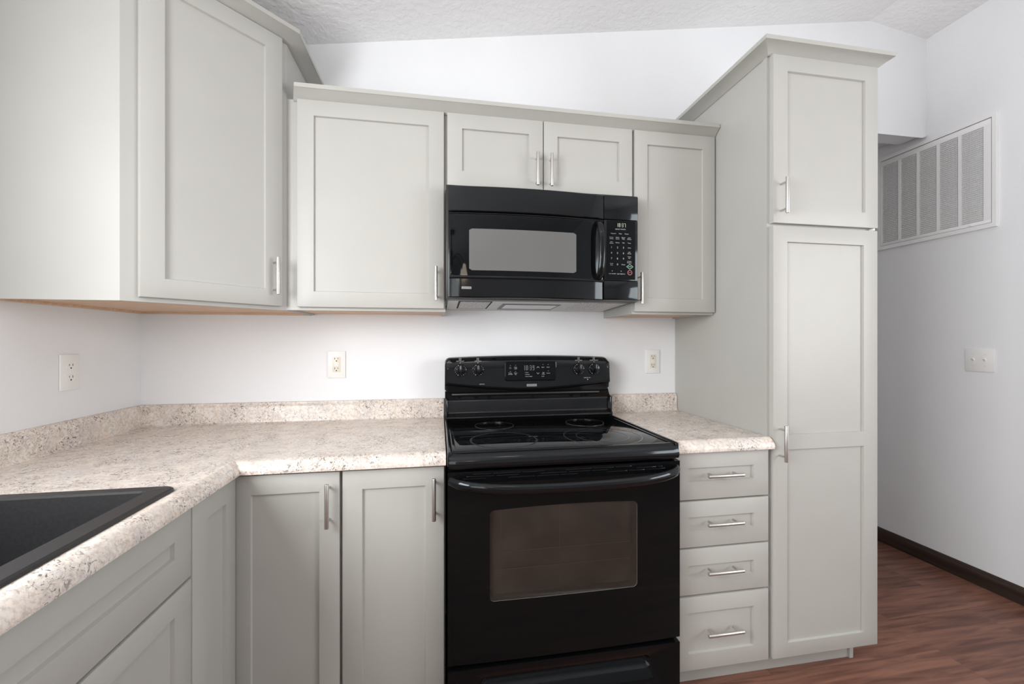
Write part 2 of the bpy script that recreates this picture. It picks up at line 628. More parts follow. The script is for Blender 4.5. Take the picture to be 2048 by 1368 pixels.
# left wall with the window over the sink
WY0, WY1, WZ0, WZ1 = -2.50, -1.30, 1.12, 2.10
bm = NB()
box(bm, XL - 0.12, XL, YF - 0.1, -4.9, -0.05, 2.7)
box(bm, XL - 0.12, XL, -2.75, WY0, -0.05, 2.7)
box(bm, XL - 0.12, XL, -4.9, -2.75, -0.05, 0.55)
box(bm, XL - 0.12, XL, -4.9, -2.75, 2.35, 2.7)
box(bm, XL - 0.12, XL, WY1, 0.1, -0.05, 2.7)
box(bm, XL - 0.12, XL, WY0, WY1, -0.05, WZ0)
box(bm, XL - 0.12, XL, WY0, WY1, WZ1, 2.7)
struct('wall_left', bm, M['wall'])
bm = NB()
for a, b, c, d in ((WY0, WY1, WZ0, WZ0 + 0.05), (WY0, WY1, WZ1 - 0.05, WZ1), (WY0, WY0 + 0.05, WZ0, WZ1), (WY1 - 0.05, WY1, WZ0, WZ1), ((WY0 + WY1) / 2 - 0.02, (WY0 + WY1) / 2 + 0.02, WZ0, WZ1)):
    box(bm, XL - 0.10, XL - 0.05, a, b, c, d)
w1 = struct('window_1', bm, M['outside'])
bm = box(NB(), XL - 0.078, XL - 0.072, WY0, WY1, WZ0, WZ1)
struct('window_pane', bm, M['pane'], parent=w1)

# right wall
bm = box(NB(), XR, XR + 0.12, YF - 0.1, -3.0, -0.05, 3.15)
box(bm, XR, XR + 0.12, -1.6, YH + 0.1, -0.05, 3.15)
box(bm, XR, XR + 0.12, -3.0, -1.6, -0.05, 0.95)
box(bm, XR, XR + 0.12, -3.0, -1.6, 2.25, 3.15)
struct('wall_right', bm, M['wall'])
bm = NB()
for a, b, c, d in ((-3.0, -1.6, 0.95, 1.0), (-3.0, -1.6, 2.2, 2.25), (-3.0, -2.95, 0.95, 2.25), (-1.65, -1.6, 0.95, 2.25), (-2.32, -2.28, 0.95, 2.25)):
    box(bm, XR + 0.05, XR + 0.10, a, b, c, d)
w3_ = struct('added_window_3', bm, M['outside'])  # unseen window, added to go with the fill light from the right
struct('window_pane', box(NB(), XR + 0.072, XR + 0.078, -3.0, -1.6, 0.95, 2.25), M['pane'], parent=w3_)
# passage side and end
bm = NB()
box(bm, 1.8, 1.9, 0.12, YH, -0.05, 2.5)
struct('wall_passage', bm, M['wall'])
bm = NB()
box(bm, 1.8, XR + 0.1, YH, YH + 0.1, -0.05, 2.5)
struct('wall_far', bm, M['wall'])
# wall behind the camera
bm = box(NB(), XL - 0.1, XR + 0.1, YF - 0.1, YF, -0.05, 3.2)
struct('wall_front', bm, M['wall'])
bm = NB()
for a, b, c, d in ((-4.9, -2.75, 0.55, 0.60), (-4.9, -2.75, 2.30, 2.35), (-4.9, -4.85, 0.55, 2.35), (-2.8, -2.75, 0.55, 2.35), (-3.85, -3.80, 0.55, 2.35)):
    box(bm, XL - 0.10, XL - 0.05, a, b, c, d)
w2_ = struct('added_window_2', bm, M['outside'])  # unseen window, added around the fill light on the left
struct('window_pane', box(NB(), XL - 0.078, XL - 0.072, -4.9, -2.75, 0.55, 2.35), M['pane'], parent=w2_)
# baseboards
prof = [(0, 0), (0.014, 0), (0.014, 0.062), (0.010, 0.078), (0.004, 0.084), (0, 0.084)]
bm = NB()
sweep(bm, prof, [lambda d, z: Vector((XR - d, YF, z)), lambda d, z: Vector((XR - d, YH, z))])
struct('baseboard_right', bm, M['baseboard'])
bm = NB()
sweep(bm, prof, [lambda d, z: Vector((1.9, YH - d, z)), lambda d, z: Vector((XR, YH - d, z))])
struct('baseboard_far', bm, M['baseboard'])

# ------------------------------------------------------------------ upper cabinets
UP_B, UP_T = 1.376, 2.150
PAINT2 = [M['paint'], M['maple'], M['groove']]


def wall_box(bm, fr, u0, u1, depth, z0, z1):
    """carcass with a face frame; maple underside set up a little behind the lip"""
    fbox(bm, fr, u0, u1, 0, depth - 0.019, z0 + 0.008, z1, 0)
    fbox(bm, fr, u0, u0 + 0.012, 0, depth - 0.019, z0, z0 + 0.008, 0)
    fbox(bm, fr, u1 - 0.012, u1, 0, depth - 0.019, z0, z0 + 0.008, 0)
    fbox(bm, fr, u0 + 0.012, u1 - 0.012, 0.0, depth - 0.019, z0 + 0.006, z0 + 0.0079, 1)
    fbox(bm, fr, u0, u1, depth - 0.019, depth, z0, z1, 0)


def door(parent, fr, d, u0, u1, z0, z1, hu=None, hz=None, vertical=True, L=0.130, name='door', label=None, **k):
    o = obj(name, shaker(fr, d, u0, u1, z0, z1, **k), M['paint'], parent)
    if hu is not None:
        h = obj('handle', pull(fr, d, hu, hz, vertical, L), M['nickel'], o)
        h['label'] = 'brushed nickel bar handle'
    return o


def crown_profile(z0):
    return [(0.0, z0 - 0.004), (0.006, z0), (0.037, z0 + 0.026), (0.043, z0 + 0.027), (0.043, z0 + 0.042), (0.0, z0 + 0.042)]


FACE = 0.306      # face-frame plane of the wall cabinets
DOORD = 0.325     # their door fronts

t = thing('wall_cabinet', 'wide single-door grey wall cabinet left of the black microwave, handle low at its right', 'cabinet', (-0.27, -0.15, UP_B), 'shaker wall cabinets on the back wall')
bm = NB(); wall_box(bm, BACK, -0.5725, 0.003, FACE, UP_B, UP_T)
obj('body', bm, PAINT2, t)
door(t, BACK, DOORD, -0.531, -0.003, 1.387, 2.1455, -0.033, 1.480)

t = thing('wall_cabinet', 'short two-door grey wall cabinet directly above the black microwave', 'cabinet', (0.39, -0.15, 1.852), 'shaker wall cabinets on the back wall')
bm = NB(); wall_box(bm, BACK, 0.0035, 0.7785, FACE, 1.852, UP_T)
obj('body', bm, PAINT2, t)
door(t, BACK, DOORD, 0.010, 0.390, 1.866, 2.1455, 0.362, 1.941)
door(t, BACK, DOORD, 0.3935, 0.773, 1.866, 2.1455, 0.419, 1.941)

t = thing('wall_cabinet', 'narrow single-door grey wall cabinet between the microwave and the tall pantry', 'cabinet', (0.97, -0.15, UP_B), 'shaker wall cabinets on the back wall')
bm = NB(); wall_box(bm, BACK, 0.779, 1.1595, FACE, UP_B, UP_T)
obj('body', bm, PAINT2, t)
door(t, BACK, DOORD, 0.784, 1.155, 1.386, 2.1455, 0.801, 1.480)

# long crown moulding over the three
bm = NB()
sweep(bm, crown_profile(2.146), [lambda d, z: Vector((-0.5705 , -DOORD + 0.015 - d, z)), lambda d, z: Vector((1.1595 - 0.0, -DOORD + 0.015 - d, z))])
# slanted left end like the photographed mitre
for v in bm.verts:
    if v.co.x < -0.5: v.co.x = -0.548 + (-(v.co.y) - (DOORD - 0.015)) * 0.35
o = obj('crown_moulding', bm, M['paint'], org=(0.3, -0.33, 2.146))
setp(o, 'long straight grey crown moulding running above the microwave and its neighbouring cabinets', 'moulding')

# diagonal corner cabinet
A2 = Vector((-0.895, -0.629, 0)); B2 = Vector((-0.572, -0.306, 0))
DG = Frame(A2, (1, 1, 0), (1, -1, 0))
CT = 2.372
t = thing('corner_wall_cabinet', 'tall diagonal grey corner wall cabinet at upper left, one angled door', 'cabinet', (-0.95, -0.3, 1.374))
bm = NB()
plan = [(XL, 0), (XL, -0.629), (A2.x, A2.y), (B2.x, B2.y), (B2.x, 0)]
poly_prism(bm, [(x, y, 1.384) for x, y in plan], (0, 0, CT + 0.02 - 1.384))
# lip round the recessed maple underside
fbox(bm, DG, 0, 0.4568, -0.019, 0, 1.374, 1.384)
box(bm, XL, A2.x, -0.629, -0.617, 1.374, 1.384)
box(bm, B2.x - 0.012, B2.x, B2.y, 0, 1.374, 1.384)
poly_prism(bm, [(x, y, 1.3815) for x, y in [(XL + 0.001, -0.001), (XL + 0.001, -0.616), (A2.x - 0.008, -0.616), (B2.x - 0.013, -0.295 - 0.02), (B2.x - 0.013, -0.001)]], (0, 0, 0.0024), 1)
# cleat board edge joints
box(bm, XL + 0.001, B2.x - 0.013, -0.03, -0.0005, 1.374, 1.3815, mi=1)
box(bm, XL + 0.0005, XL + 0.03, -0.616, -0.03, 1.374, 1.3815, mi=1)
obj('body', bm, PAINT2, t)
door(t, DG, 0.020, 0.038, 0.432, 1.387, 2.349, 0.402, 1.490)
bm = NB()
offs = lambda d, z: None
def off_corner(p, n1, n2):
    n1, n2 = Vector(n1).normalized(), Vector(n2).normalized()
    b = (n1 + n2); b = b / (1 + n1.dot(n2))
    return lambda d, z: Vector((p[0] + b.x * d, p[1] + b.y * d, z))
st = [lambda d, z: Vector((XL + 0.001, -0.629 - d, z)),
      off_corner((A2.x, A2.y), (0, -1, 0), (1, -1, 0)),
      off_corner((B2.x, B2.y), (1, -1, 0), (1, 0, 0)),
      lambda d, z: Vector((B2.x + d, -0.001, z))]
sweep(bm, [(d + 0.008 if d > 0 else -0.002, z) for d, z in crown_profile(2.352)], st)
o = obj('crown', bm, M['paint'], t)

# ------------------------------------------------------------------ pantry
PD = 0.629
PX0, PX1 = 1.161, 1.6275
t = thing('pantry_cabinet', 'tall grey pantry cabinet with two stacked doors at the right end of the run', 'cabinet', (1.39, -0.3, 0))
bm = NB()
box(bm, PX0 + 0.002, PX1 - 0.002, -0.5905, -0.0015, 0.1, 2.31)
box(bm, PX0, PX1, -0.61, -0.5905, 0.1, 2.31)
box(bm, PX0 - 0.001, PX1 - 0.022, -0.54, -0.02, 0.0, 0.1)
obj('body', bm, M['paint'], t)
door(t, BACK, PD, 1.174 - 0.002, 1.6245, 1.691, 2.3035, 1.201, 1.783, fl=0.059)
door(t, BACK, PD, 1.171, 1.6225, 0.109, 1.681, 1.196, 0.895, mid=(0.866, 0.920), bot=0.053, fl=0.058, frt=0.062)
obj('hinge', box(NB(), 1.605, 1.611, -0.628, -0.611, 1.682, 1.690), M['ivory'], t)
bm = NB()
st = [lambda d, z: Vector((PX0 - d, -0.0015, z)),
      lambda d, z: Vector((PX0 - d, -0.615 - d, z)),
      lambda d, z: Vector((PX1 + d, -0.615 - d, z)),
      lambda d, z: Vector((PX1 + d, -0.0015, z))]
sweep(bm, crown_profile(2.306), st)
obj('crown', bm, M['paint'], t)
obj('toe_post', box(NB(), 1.590, 1.6055, -0.548, -0.530, 0.0, 0.1), M['paint'], t)

# ------------------------------------------------------------------ base cabinets
def counter_h(): return 0.876


# drawer base at the right of the range
t = thing('drawer_cabinet', 'grey base cabinet of four stacked drawers between range and pantry', 'cabinet', (0.97, -0.3, 0))
bm = NB()
box(bm, 0.775, 1.1595, -0.61, -0.0015, 0.1, 0.875)
box(bm, 0.777, 1.1598, -0.54, -0.02, 0, 0.1)
obj('body', bm, M['paint'], t)
for z0, z1, hz, top, bot in ((0.707, 0.872, 0.795, 0.054, 0.063), (0.541, 0.701, 0.627, 0.055, 0.056), (0.375, 0.535, 0.460, 0.058, 0.054), (0.112, 0.367, 0.247, 0.055, 0.058)):
    door(t, BACK, PD, 0.779, 1.151, z0, z1, 0.959, hz, vertical=False, L=0.136, name='drawer_front', top=top, bot=bot, fl=0.055, frt=0.060)

# door base at the left of the range
t = thing('base_cabinet', 'narrow grey base cabinet with one door just left of the range', 'cabinet', (-0.16, -0.3, 0))
bm = NB()
box(bm, -0.3155, -0.0025, -0.61, -0.0015, 0.1, 0.875)
box(bm, -0.3135, -0.0045, -0.54, -0.02, 0, 0.1)
obj('body', bm, M['paint'], t)
door(t, BACK, PD, -0.3085, -0.006, 0.112, 0.868, -0.037, 0.776)

# corner base
t = thing('corner_base_cabinet', 'grey corner base cabinet with a folding two-leaf door in the inner corner', 'cabinet', (-0.8, -0.4, 0))
bm = NB()
plan = [(XL + 0.0015, -0.0015), (XL + 0.0015, -0.8475), (-0.623, -0.8475), (-0.623, -0.61), (-0.3165, -0.61), (-0.3165, -0.0015)]
poly_prism(bm, [(x, y, 0.1) for x, y in plan], (0, 0, 0.775))
plan = [(XL + 0.02, -0.02), (XL + 0.02, -0.846), (-0.70, -0.846), (-0.70, -0.54), (-0.318, -0.54), (-0.318, -0.02)]
poly_prism(bm, [(x, y, 0.0) for x, y in plan], (0, 0, 0.1))
obj('body', bm, M['paint'], t)
door(t, BACK, PD, -0.6035, -0.317, 0.112, 0.868, -0.346, 0.776, fl=0.041)
LD = -0.601 - XL
door(t, LEFT, LD, 0.6305, 0.846, 0.112, 0.868, fl=0.056, frt=0.066, name='door')

# sink base (open-topped so the bowls can hang in it)
t = thing('sink_cabinet', 'long grey sink base cabinet under the black sink with a false drawer front', 'cabinet', (-0.9, -1.3, 0))
bm = NB()
d0 = LD - 0.019
for u0, u1 in ((0.849, 0.867), (1.742, 1.760)): fbox(bm, LEFT, u0, u1, 0.0015, d0 - 0.019, 0.1, 0.875)
fbox(bm, LEFT, 0.867, 1.742, 0.0015, d0 - 0.019, 0.1, 0.118)
fbox(bm, LEFT, 0.867, 1.742, 0.0015, 0.012, 0.118, 0.875)
fbox(bm, LEFT, 0.849, 1.760, d0 - 0.019, d0, 0.1, 0.875)
fbox(bm, LEFT, 0.849, 1.760, 0.02, 0.53, 0, 0.1)
obj('body', bm, M['paint'], t)
door(t, LEFT, LD, 0.8505, 1.755, 0.704, 0.867, top=0.055, bot=0.070, fl=0.064, frt=0.064, name='false_drawer_front')
door(t, LEFT, LD, 0.8505, 1.301, 0.112, 0.697, 1.27, 0.6, fl=0.064, top=0.052)
door(t, LEFT, LD, 1.304, 1.755, 0.112, 0.697, 1.335, 0.6)

# ------------------------------------------------------------------ worktops
TOP = 0.914
SK0, SK1 = 0.13, 0.592       # sink cut-out, distance from the left wall
SY0, SY1 = 0.872, 1.685      # and along it
edge = [(0.0, TOP), (SK0, TOP), (SK1, TOP), (0.6085, TOP), (0.616, TOP + 0.0008), (0.625, TOP), (0.634, TOP - 0.005), (0.642, TOP - 0.013), (0.648, TOP - 0.022), (0.650, TOP - 0.030), (0.649, TOP - 0.0375), (0.630, TOP - 0.0385), (SK1 + 0.001, TOP - 0.0385), (SK0 - 0.001, TOP - 0.0385), (0.0, TOP - 0.0385)]
ns = len(edge)
bspl = [(0.0, TOP), (0.0, 1.000), (0.010, 1.000), (0.015, 0.998), (0.017, 0.990), (0.021, 0.986), (0.023, 0.980), (0.023, 0.926), (0.026, 0.918), (0.034, TOP + 0.0003), (0.034, TOP)]


def lf(y): return lambda d, z: Vector((XL + d, y, z))


corner = lambda d, z: Vector((XL + d, -d, z))


def bk(x): return lambda d, z: Vector((x, -d, z))


t = thing('worktop', 'L-shaped speckled granite-look worktop holding the black sink, left of the range', 'worktop', (-0.9, -0.3, TOP - 0.0385))
bm = NB()
# the left leg is cut where the sink drops in; the mitred corner starts beyond it
t2 = NB()
def leg_corner(d, z): return Vector((XL + d, -max(d, 0.0), z))
st = [lf(-1.86), lf(-SY1), lf(-SY0), corner, bk(-0.0005)]
sweep(bm, edge, st, skip=lambda k, i: k == 1 and i in (1, ns - 3))
# slab joint at the inner corner
slab = obj('slab', bm, M['granite'], t)
bm = NB()
sweep(bm, bspl, [lf(-1.86), corner, bk(-0.0005)])
obj('backsplash', bm, M['granite'], t)

t = thing('worktop', 'short speckled granite-look worktop between range and pantry', 'worktop', (0.96, -0.3, TOP - 0.0385))
bm = NB()
sweep(bm, edge, [bk(0.7705), bk(1.1600)])
obj('slab', bm, M['granite'], t)
bm = NB()
sweep(bm, bspl, [bk(0.7705), bk(1.1600)])
obj('backsplash', bm, M['granite'], t)

# ------------------------------------------------------------------ sink
t = thing('kitchen_sink', 'matt black composite drop-in sink set in the left worktop', 'sink', (-0.87, -1.28, TOP))
bm = NB()
sx0, sx1, sy0, sy1 = -1.130, -0.624, -1.700, -0.858
ix0, ix1, iy0, iy1 = -1.035, -0.671, -1.665, -0.893


def loop(t, x0, x1, y0, y1, r, z): return [t.verts.new((x, y, z)) for x, y in rrect(x0, x1, y0, y1, r)]


def bridge(t, a, b):
    for i in range(len(a)):
        j = (i + 1) % len(a)
        t.faces.new([a[i], a[j], b[j], b[i]])


L0 = loop(bm, sx0, sx1, sy0, sy1, 0.022, TOP + 0.0006)
L1 = loop(bm, sx0 + 0.001, sx1 - 0.001, sy0 + 0.001, sy1 - 0.001, 0.022, TOP + 0.006)
L2 = loop(bm, sx0 + 0.005, sx1 - 0.005, sy0 + 0.005, sy1 - 0.005, 0.02, TOP + 0.009)
L3 = loop(bm, ix0 - 0.004, ix1 + 0.004, iy0 - 0.004, iy1 + 0.004, 0.014, TOP + 0.009)
L4 = loop(bm, ix0, ix1, iy0, iy1, 0.012, TOP + 0.005)
L5 = loop(bm, ix0 + 0.008, ix1 - 0.008, iy0 + 0.008, iy1 - 0.008, 0.02, TOP - 0.18)
L6 = loop(bm, ix0 + 0.03, ix1 - 0.03, iy0 + 0.03, iy1 - 0.03, 0.03, TOP - 0.205)
for a, b in ((L0, L1), (L1, L2), (L2, L3), (L3, L4), (L4, L5), (L5, L6)): bridge(bm, a, b)
bm.faces.new(L6)
o_ = obj('basin', bm, M['sink'], t)
bm = NB()
tube(bm, (-0.853, -1.28, TOP - 0.2045), (-0.853, -1.28, TOP - 0.2015), 0.045, 28, bev=0.001)
obj('drain', bm, M['nickel'], t)

# ------------------------------------------------------------------ range
t = thing('electric_range', 'glossy black freestanding electric range with smooth glass cooktop', 'range', (0.385, -0.35, 0))
RX0, RX1 = 0.0035, 0.7645
bm = NB()
box(bm, RX0 + 0.004, RX1 - 0.004, -0.640, -0.03, 0.03, 0.878, 0.003)
for x in (RX0 + 0.05, RX1 - 0.05):
    for y in (-0.6, -0.08): tube(bm, (x, y, 0), (x, y, 0.032), 0.018, 14)
obj('body', bm, M['black'], t)

# cooktop frame: raised rim with rounded front lip
bm = NB()
prof = [(-0.105, 0.880), (-0.105, 0.921), (-0.150, 0.9215), (-0.158, 0.9185), (-0.658, 0.9185), (-0.664, 0.9215), (-0.676, 0.9205), (-0.688, 0.914), (-0.696, 0.903), (-0.700, 0.888), (-0.696, 0.876), (-0.660, 0.872)]
sweep(bm, [(y, z) for y, z in prof], [lambda y, z: Vector((RX0 + 0.004, y + 0.006 if y < -0.66 else y, z)), lambda y, z: Vector((RX0 + 0.026, y, z)), lambda y, z: Vector((RX1 - 0.026, y, z)), lambda y, z: Vector((RX1 - 0.004, y + 0.006 if y < -0.66 else y, z))])
for xa, xb in ((RX0, RX0 + 0.013), (RX1 - 0.013, RX1)):
    box(bm, xa, xb, -0.685, -0.105, 0.880, 0.9245, 0.004, seg=3)
for xa, xb in ((RX0 + 0.014, RX0 + 0.026), (RX1 - 0.026, RX1 - 0.014)):
    box(bm, xa, xb, -0.662, -0.140, 0.905, 0.9215, 0.002)
obj('cooktop_frame', bm, M['black'], t)
bm = NB()
box(bm, RX0 + 0.026, RX1 - 0.026, -0.660, -0.156, 0.915, 0.9192, 0.001)
ct = obj('cooktop_glass', bm, M['black_glass'], t)


def ring(bm, cx, cy, r, w, z, h=0.0004, n=64):
    t_ = NB()
    a = [t_.verts.new((cx + (r - w) * math.cos(2 * math.pi * i / n), cy + (r - w) * math.sin(2 * math.pi * i / n), z + h)) for i in range(n)]
    b = [t_.verts.new((cx + r * math.cos(2 * math.pi * i / n), cy + r * math.sin(2 * math.pi * i / n), z + h)) for i in range(n)]
    c = [t_.verts.new((v.co.x, v.co.y, z)) for v in b]
    bridge(t_, a, b)
    bridge(t_, b, c)
    merge(bm, t_)


for cx, cy, rs in ((0.20, -0.525, (0.118,)), (0.56, -0.525, (0.140, 0.095)), (0.585, -0.27, (0.080,)), (0.20, -0.27, (0.080,))):
    bm = NB()
    for r in rs: ring(bm, cx, cy, r, 0.0035 if r != 0.118 else 0.007, 0.9192)
    obj('burner_ring', bm, M['ring'], ct)

# riser and backguard
bm = NB()
prof = [(-0.03, 0.90), (-0.03, 1.04), (-0.090, 1.04), (-0.105, 1.018), (-0.118, 1.008), (-0.124, 0.998), (-0.126, 0.955), (-0.132, 0.944), (-0.142, 0.938), (-0.146, 0.930), (-0.142, 0.9225), (-0.11, 0.90)]
sweep(bm, prof, [lambda y, z: Vector((RX0 + 0.001, y, z)), lambda y, z: Vector((RX1 - 0.001, y, z))])
box(bm, RX0 + 0.002, RX0 + 0.014, -0.145, -0.03, 0.90, 1.012, 0.005)
box(bm, RX1 - 0.014, RX1 - 0.002, -0.145, -0.03, 0.90, 1.012, 0.005)
obj('riser', bm, M['black'], t, angle=50)
bm = NB()
box(bm, RX0 + 0.03, RX1 - 0.05, -0.107, -0.0895, 1.0225, 1.0305, 0.001)
obj('vent_slot', bm, M['black_matt'], t)

XC = (RX0 + RX1) / 2
HW = (RX1 - RX0) / 2


def bg_top(x): return 1.198 - 0.010 * ((x - XC) / HW) ** 2 * 1.0
def bg_bot(x): return 1.043 + 0.030 * abs((x - XC) / HW) ** 1.6


# control panel: crowned plate, fascia thicker towards its bowed lower lip
bm = NB()
xs = [0, 0.0008, 0.002, 0.004, 0.0065, 0.0095, 0.013, 0.0175, 0.022]
W_ = RX1 - RX0
xs = xs + [0.022 + (W_ - 0.044) * i / 30 for i in range(1, 30)] + [W_ - q for q in reversed(xs)]
n = len(xs) - 1
cols = []
for i in range(n + 1):
    x = RX0 + xs[i]
    zt = bg_top(x)
    zb_ = bg_bot(x)
    k = min(x - RX0, RX1 - x)
    rr = 0.022
    cut = rr - math.sqrt(max(rr * rr - (rr - min(k, rr)) ** 2, 0))
    zt -= cut
    pr_ = [(-0.03, 1.036 + min(cut, 0.012)), (-0.03, zt - 0.002), (-0.060, zt), (-0.085, zt - 0.002), (-0.097, zt - 0.010), (-0.106, zt - 0.022 if k > 0.005 else zt - 0.012), (-0.1085, (zt + zb_) / 2), (-0.111, zb_ + 0.012), (-0.112, zb_ + 0.004), (-0.109, zb_), (-0.100, zb_ - 0.004), (-0.098, 1.036 + min(cut, 0.012))]
    cols.append([bm.verts.new((x, y, z)) for y, z in pr_])
for i in range(n):
    for k in range(len(cols[0])):
        j = (k + 1) % len(cols[0])
        bm.faces.new([cols[i][k], cols[i][j], cols[i + 1][j], cols[i + 1][k]])
bm.faces.new(cols[0]); bm.faces.new(list(reversed(cols[-1])))
cp = obj('control_panel', bm, M['black'], t, angle=50)

# display bezel
bm = NB()
PY = -0.1085
outl = rrect(0.268, 0.506, 1.083, 1.172, 0.012)
inl = rrect(0.2715, 0.5025, 1.0865, 1.1685, 0.010)
a = [bm.verts.new((x, PY + 0.004, z)) for x, z in outl]
b = [bm.verts.new((x, PY - 0.004, z)) for x, z in outl]
c = [bm.verts.new((x, PY - 0.005, z)) for x, z in inl]
d = [bm.verts.new((x, PY - 0.0035, z)) for x, z in rrect(0.2725, 0.5015, 1.0875, 1.1675, 0.010)]
bridge(bm, a, b); bridge(bm, b, c); bridge(bm, c, d); bm.faces.new(d)
dp = obj('display_panel', bm, M['black_glass'], t)
bm = NB()
seven_seg(bm, '1039', (0.352, 1.131), 0.008, 0.022, 0.005, PY - 0.0042, 1)
obj('clock_digits', bm, M['digit_dim'], dp)
ux, uz = (1, 0, 0), (0, 0, 1)
fy = PY - 0.0038
for x, z in ((0.293, 1.153), (0.317, 1.154), (0.293, 1.126), (0.317, 1.126), (0.443, 1.156), (0.467, 1.156), (0.468, 1.127)):
    obj('indicator', tube(NB(), (x, fy, z), (x, fy - 0.0004, z), 0.0012, 8), M['print'], dp)
for x, z, q in ((0.317, 1.142, 'Oven\nLight'), (0.293, 1.116, 'Timer\nOn/Off'), (0.317, 1.116, 'Timer\nSet'), (0.443, 1.144, 'Bake'), (0.467, 1.144, 'Broil'), (0.445, 1.116, 'Self\nClean'), (0.468, 1.117, 'Cancel'), (0.443, 1.103, 'Lock')):
    label_part(dp, q, 0.0062, (x, fy, z))
for z, q in ((1.121, '• Oven'), (1.112, '• Preheat'), (1.103, '• Door locked')):
    label_part(dp, q, 0.0058, (0.359, fy, z), align='LEFT')
for zz, sg in ((1.145, 1), (1.116, -1)):
    bm = NB()
    for sx in (-1, 1):
        poly_prism(bm, [(0.420, fy, zz + 0.003 * sg), (0.420 + 0.006 * sx, fy, zz - 0.003 * sg), (0.420 + 0.006 * sx, fy, zz - 0.0045 * sg), (0.420, fy, zz + 0.001 * sg)], (0, -0.0004, 0))
    obj('arrow_key', bm, M['print'], dp)
bm = NB()
for i in range(24):
    a0, a1 = 2 * math.pi * i / 24, 2 * math.pi * (i + 0.8) / 24
    poly_prism(bm, [(0.293 + 0.004 * math.cos(a0), fy, 1.142 + 0.004 * math.sin(a0)), (0.293 + 0.004 * math.cos(a1), fy, 1.142 + 0.004 * math.sin(a1)), (0.293 + 0.0034 * math.cos(a1), fy, 1.142 + 0.0034 * math.sin(a1)), (0.293 + 0.0034 * math.cos(a0), fy, 1.142 + 0.0034 * math.sin(a0))], (0, -0.0003, 0))
obj('light_key', bm, M['print'], dp)

# badge
def badge(parent, x, y, z, w, h, ux=(1, 0, 0)):
    bm = box(NB(), x - w / 2, x + w / 2, y, y + 0.0012, z - h / 2, z + h / 2)
    o = obj('badge', bm, M['silver'], parent)
    o['label'] = 'small silver brand badge with dark capital letters'
    bm = NB()
    text_into(bm, 'KENMORE', h * 0.92, (x, y - 0.0003, z - h * 0.02), (1, 0, 0), (0, 0, 1), sx=0.92)
    obj('badge_lettering', bm, M['black_matt'], o)


badge(cp, 0.391, -0.1125, 1.0635, 0.046, 0.0105)
for x, q in ((0.070, 'LEFT FRONT'), (0.148, 'LEFT REAR'), (0.614, 'RIGHT REAR'), (0.688, 'RIGHT FRONT')):
    label_part(cp, q, 0.0062, (x, -0.1068, 1.1735), name='burner_label')
    bm = NB()
    for dx, dz in ((-0.003, 0.003), (0.003, 0.003), (-0.003, -0.003), (0.003, -0.003)):
        box(bm, x + dx - 0.0021, x + dx + 0.0021, -0.1052, -0.1047, 1.1825 + dz - 0.0021, 1.1825 + dz + 0.0021)
    obj('burner_symbol', bm, M['print_dim'], cp)
    obj('pointer_dot', tube(NB(), (x, -0.1068, 1.1665), (x, -0.1076, 1.1665), 0.0018, 10), M['print'], cp)
label_part(cp, 'HEATING', 0.0055, (0.166, -0.1113, 1.0715), name='panel_label')
label_part(cp, 'HOT\nSURFACE', 0.0055, (0.022, -0.1066, 1.171), name='panel_label')
label_part(cp, 'ELEMENT ON', 0.0052, (0.654, -0.1104, 1.0935), name='panel_label')
obj('indicator', tube(NB(), (0.656, -0.110, 1.0855), (0.656, -0.1114, 1.0855), 0.0024, 12), M['print'], cp)

for kx in (0.0715, 0.148, 0.6125, 0.6865):
    kz = 1.134
    bm = NB()
    tube(bm, (kx, -0.1075, kz), (kx, -0.116, kz), 0.0275, 36, 0.0265, bev=0.001)
    tube(bm, (kx, -0.116, kz), (kx, -0.128, kz), 0.0195, 32, 0.017, bev=0.001)
    box(bm, kx - 0.0048, kx + 0.0048, -0.142, -0.118, kz - 0.021, kz + 0.023, 0.0025)
    kn = obj('control_knob', bm, M['black'], t)
    bm = NB()
    for i in range(16):
        a = math.radians(20 + i * 21)
        if i % 4 == 0: continue
        px_, pz_ = kx + 0.0232 * math.sin(a), kz + 0.0232 * math.cos(a)
        tube(bm, (px_, -0.1158, pz_), (px_, -0.1166, pz_), 0.0012 if i % 3 else 0.0020, 8)
    obj('dial_marks', bm, M['print'], kn)
    obj('pointer_line', box(NB(), kx - 0.0006, kx + 0.0006, -0.1425, -0.1418, kz + 0.006, kz + 0.021), M['print'], kn)

# oven door with a set-back window
DX0, DX1, DZ0, DZ1 = RX0 + 0.0005, RX1 - 0.0005, 0.284, 0.866
DY = -0.690
bm = NB()
def bow(x): return 0.006 * (1 - ((x - XC) / HW) ** 2)
outer = []
for i in range(13): outer.append((DX0 + (DX1 - DX0) * i / 12, DZ0))
for i in range(13): outer.append((DX1 - (DX1 - DX0) * i / 12, DZ1))
def arch(x, z):  # window's upper edge rises a little in the middle
    return z + (0.007 * (1 - ((x - 0.371) / 0.24) ** 2) if z > 0.7 else 0)
inner = [(x, arch(x, z)) for x, z in rrect(0.131, 0.611, 0.467, 0.744, 0.014)]
ins = []
for i in range(len(inner)):  # subdivide long runs
    x0_, z0_ = inner[i]; x1_, z1_ = inner[(i + 1) % len(inner)]
    ins.append((x0_, z0_))
    if abs(x1_ - x0_) > 0.1:
        for k in range(1, 10):
            xx = x0_ + (x1_ - x0_) * k / 10
            ins.append((xx, arch(xx, 0.744) if z0_ > 0.7 else z0_))
vo = [bm.verts.new((x, DY, z)) for x, z in outer]
vi = [bm.verts.new((x, DY, z)) for x, z in ins]
fill_ring(bm, vo, vi)
for v in bm.verts: v.co.y -= bow(v.co.x)
vb = [bm.verts.new((v.co.x, -0.643, v.co.z)) for v in vo]
bridge(bm, vo, vb)
bm.faces.new(vb)
dr = obj('oven_door', bm, M['black_glass'], t, angle=20)
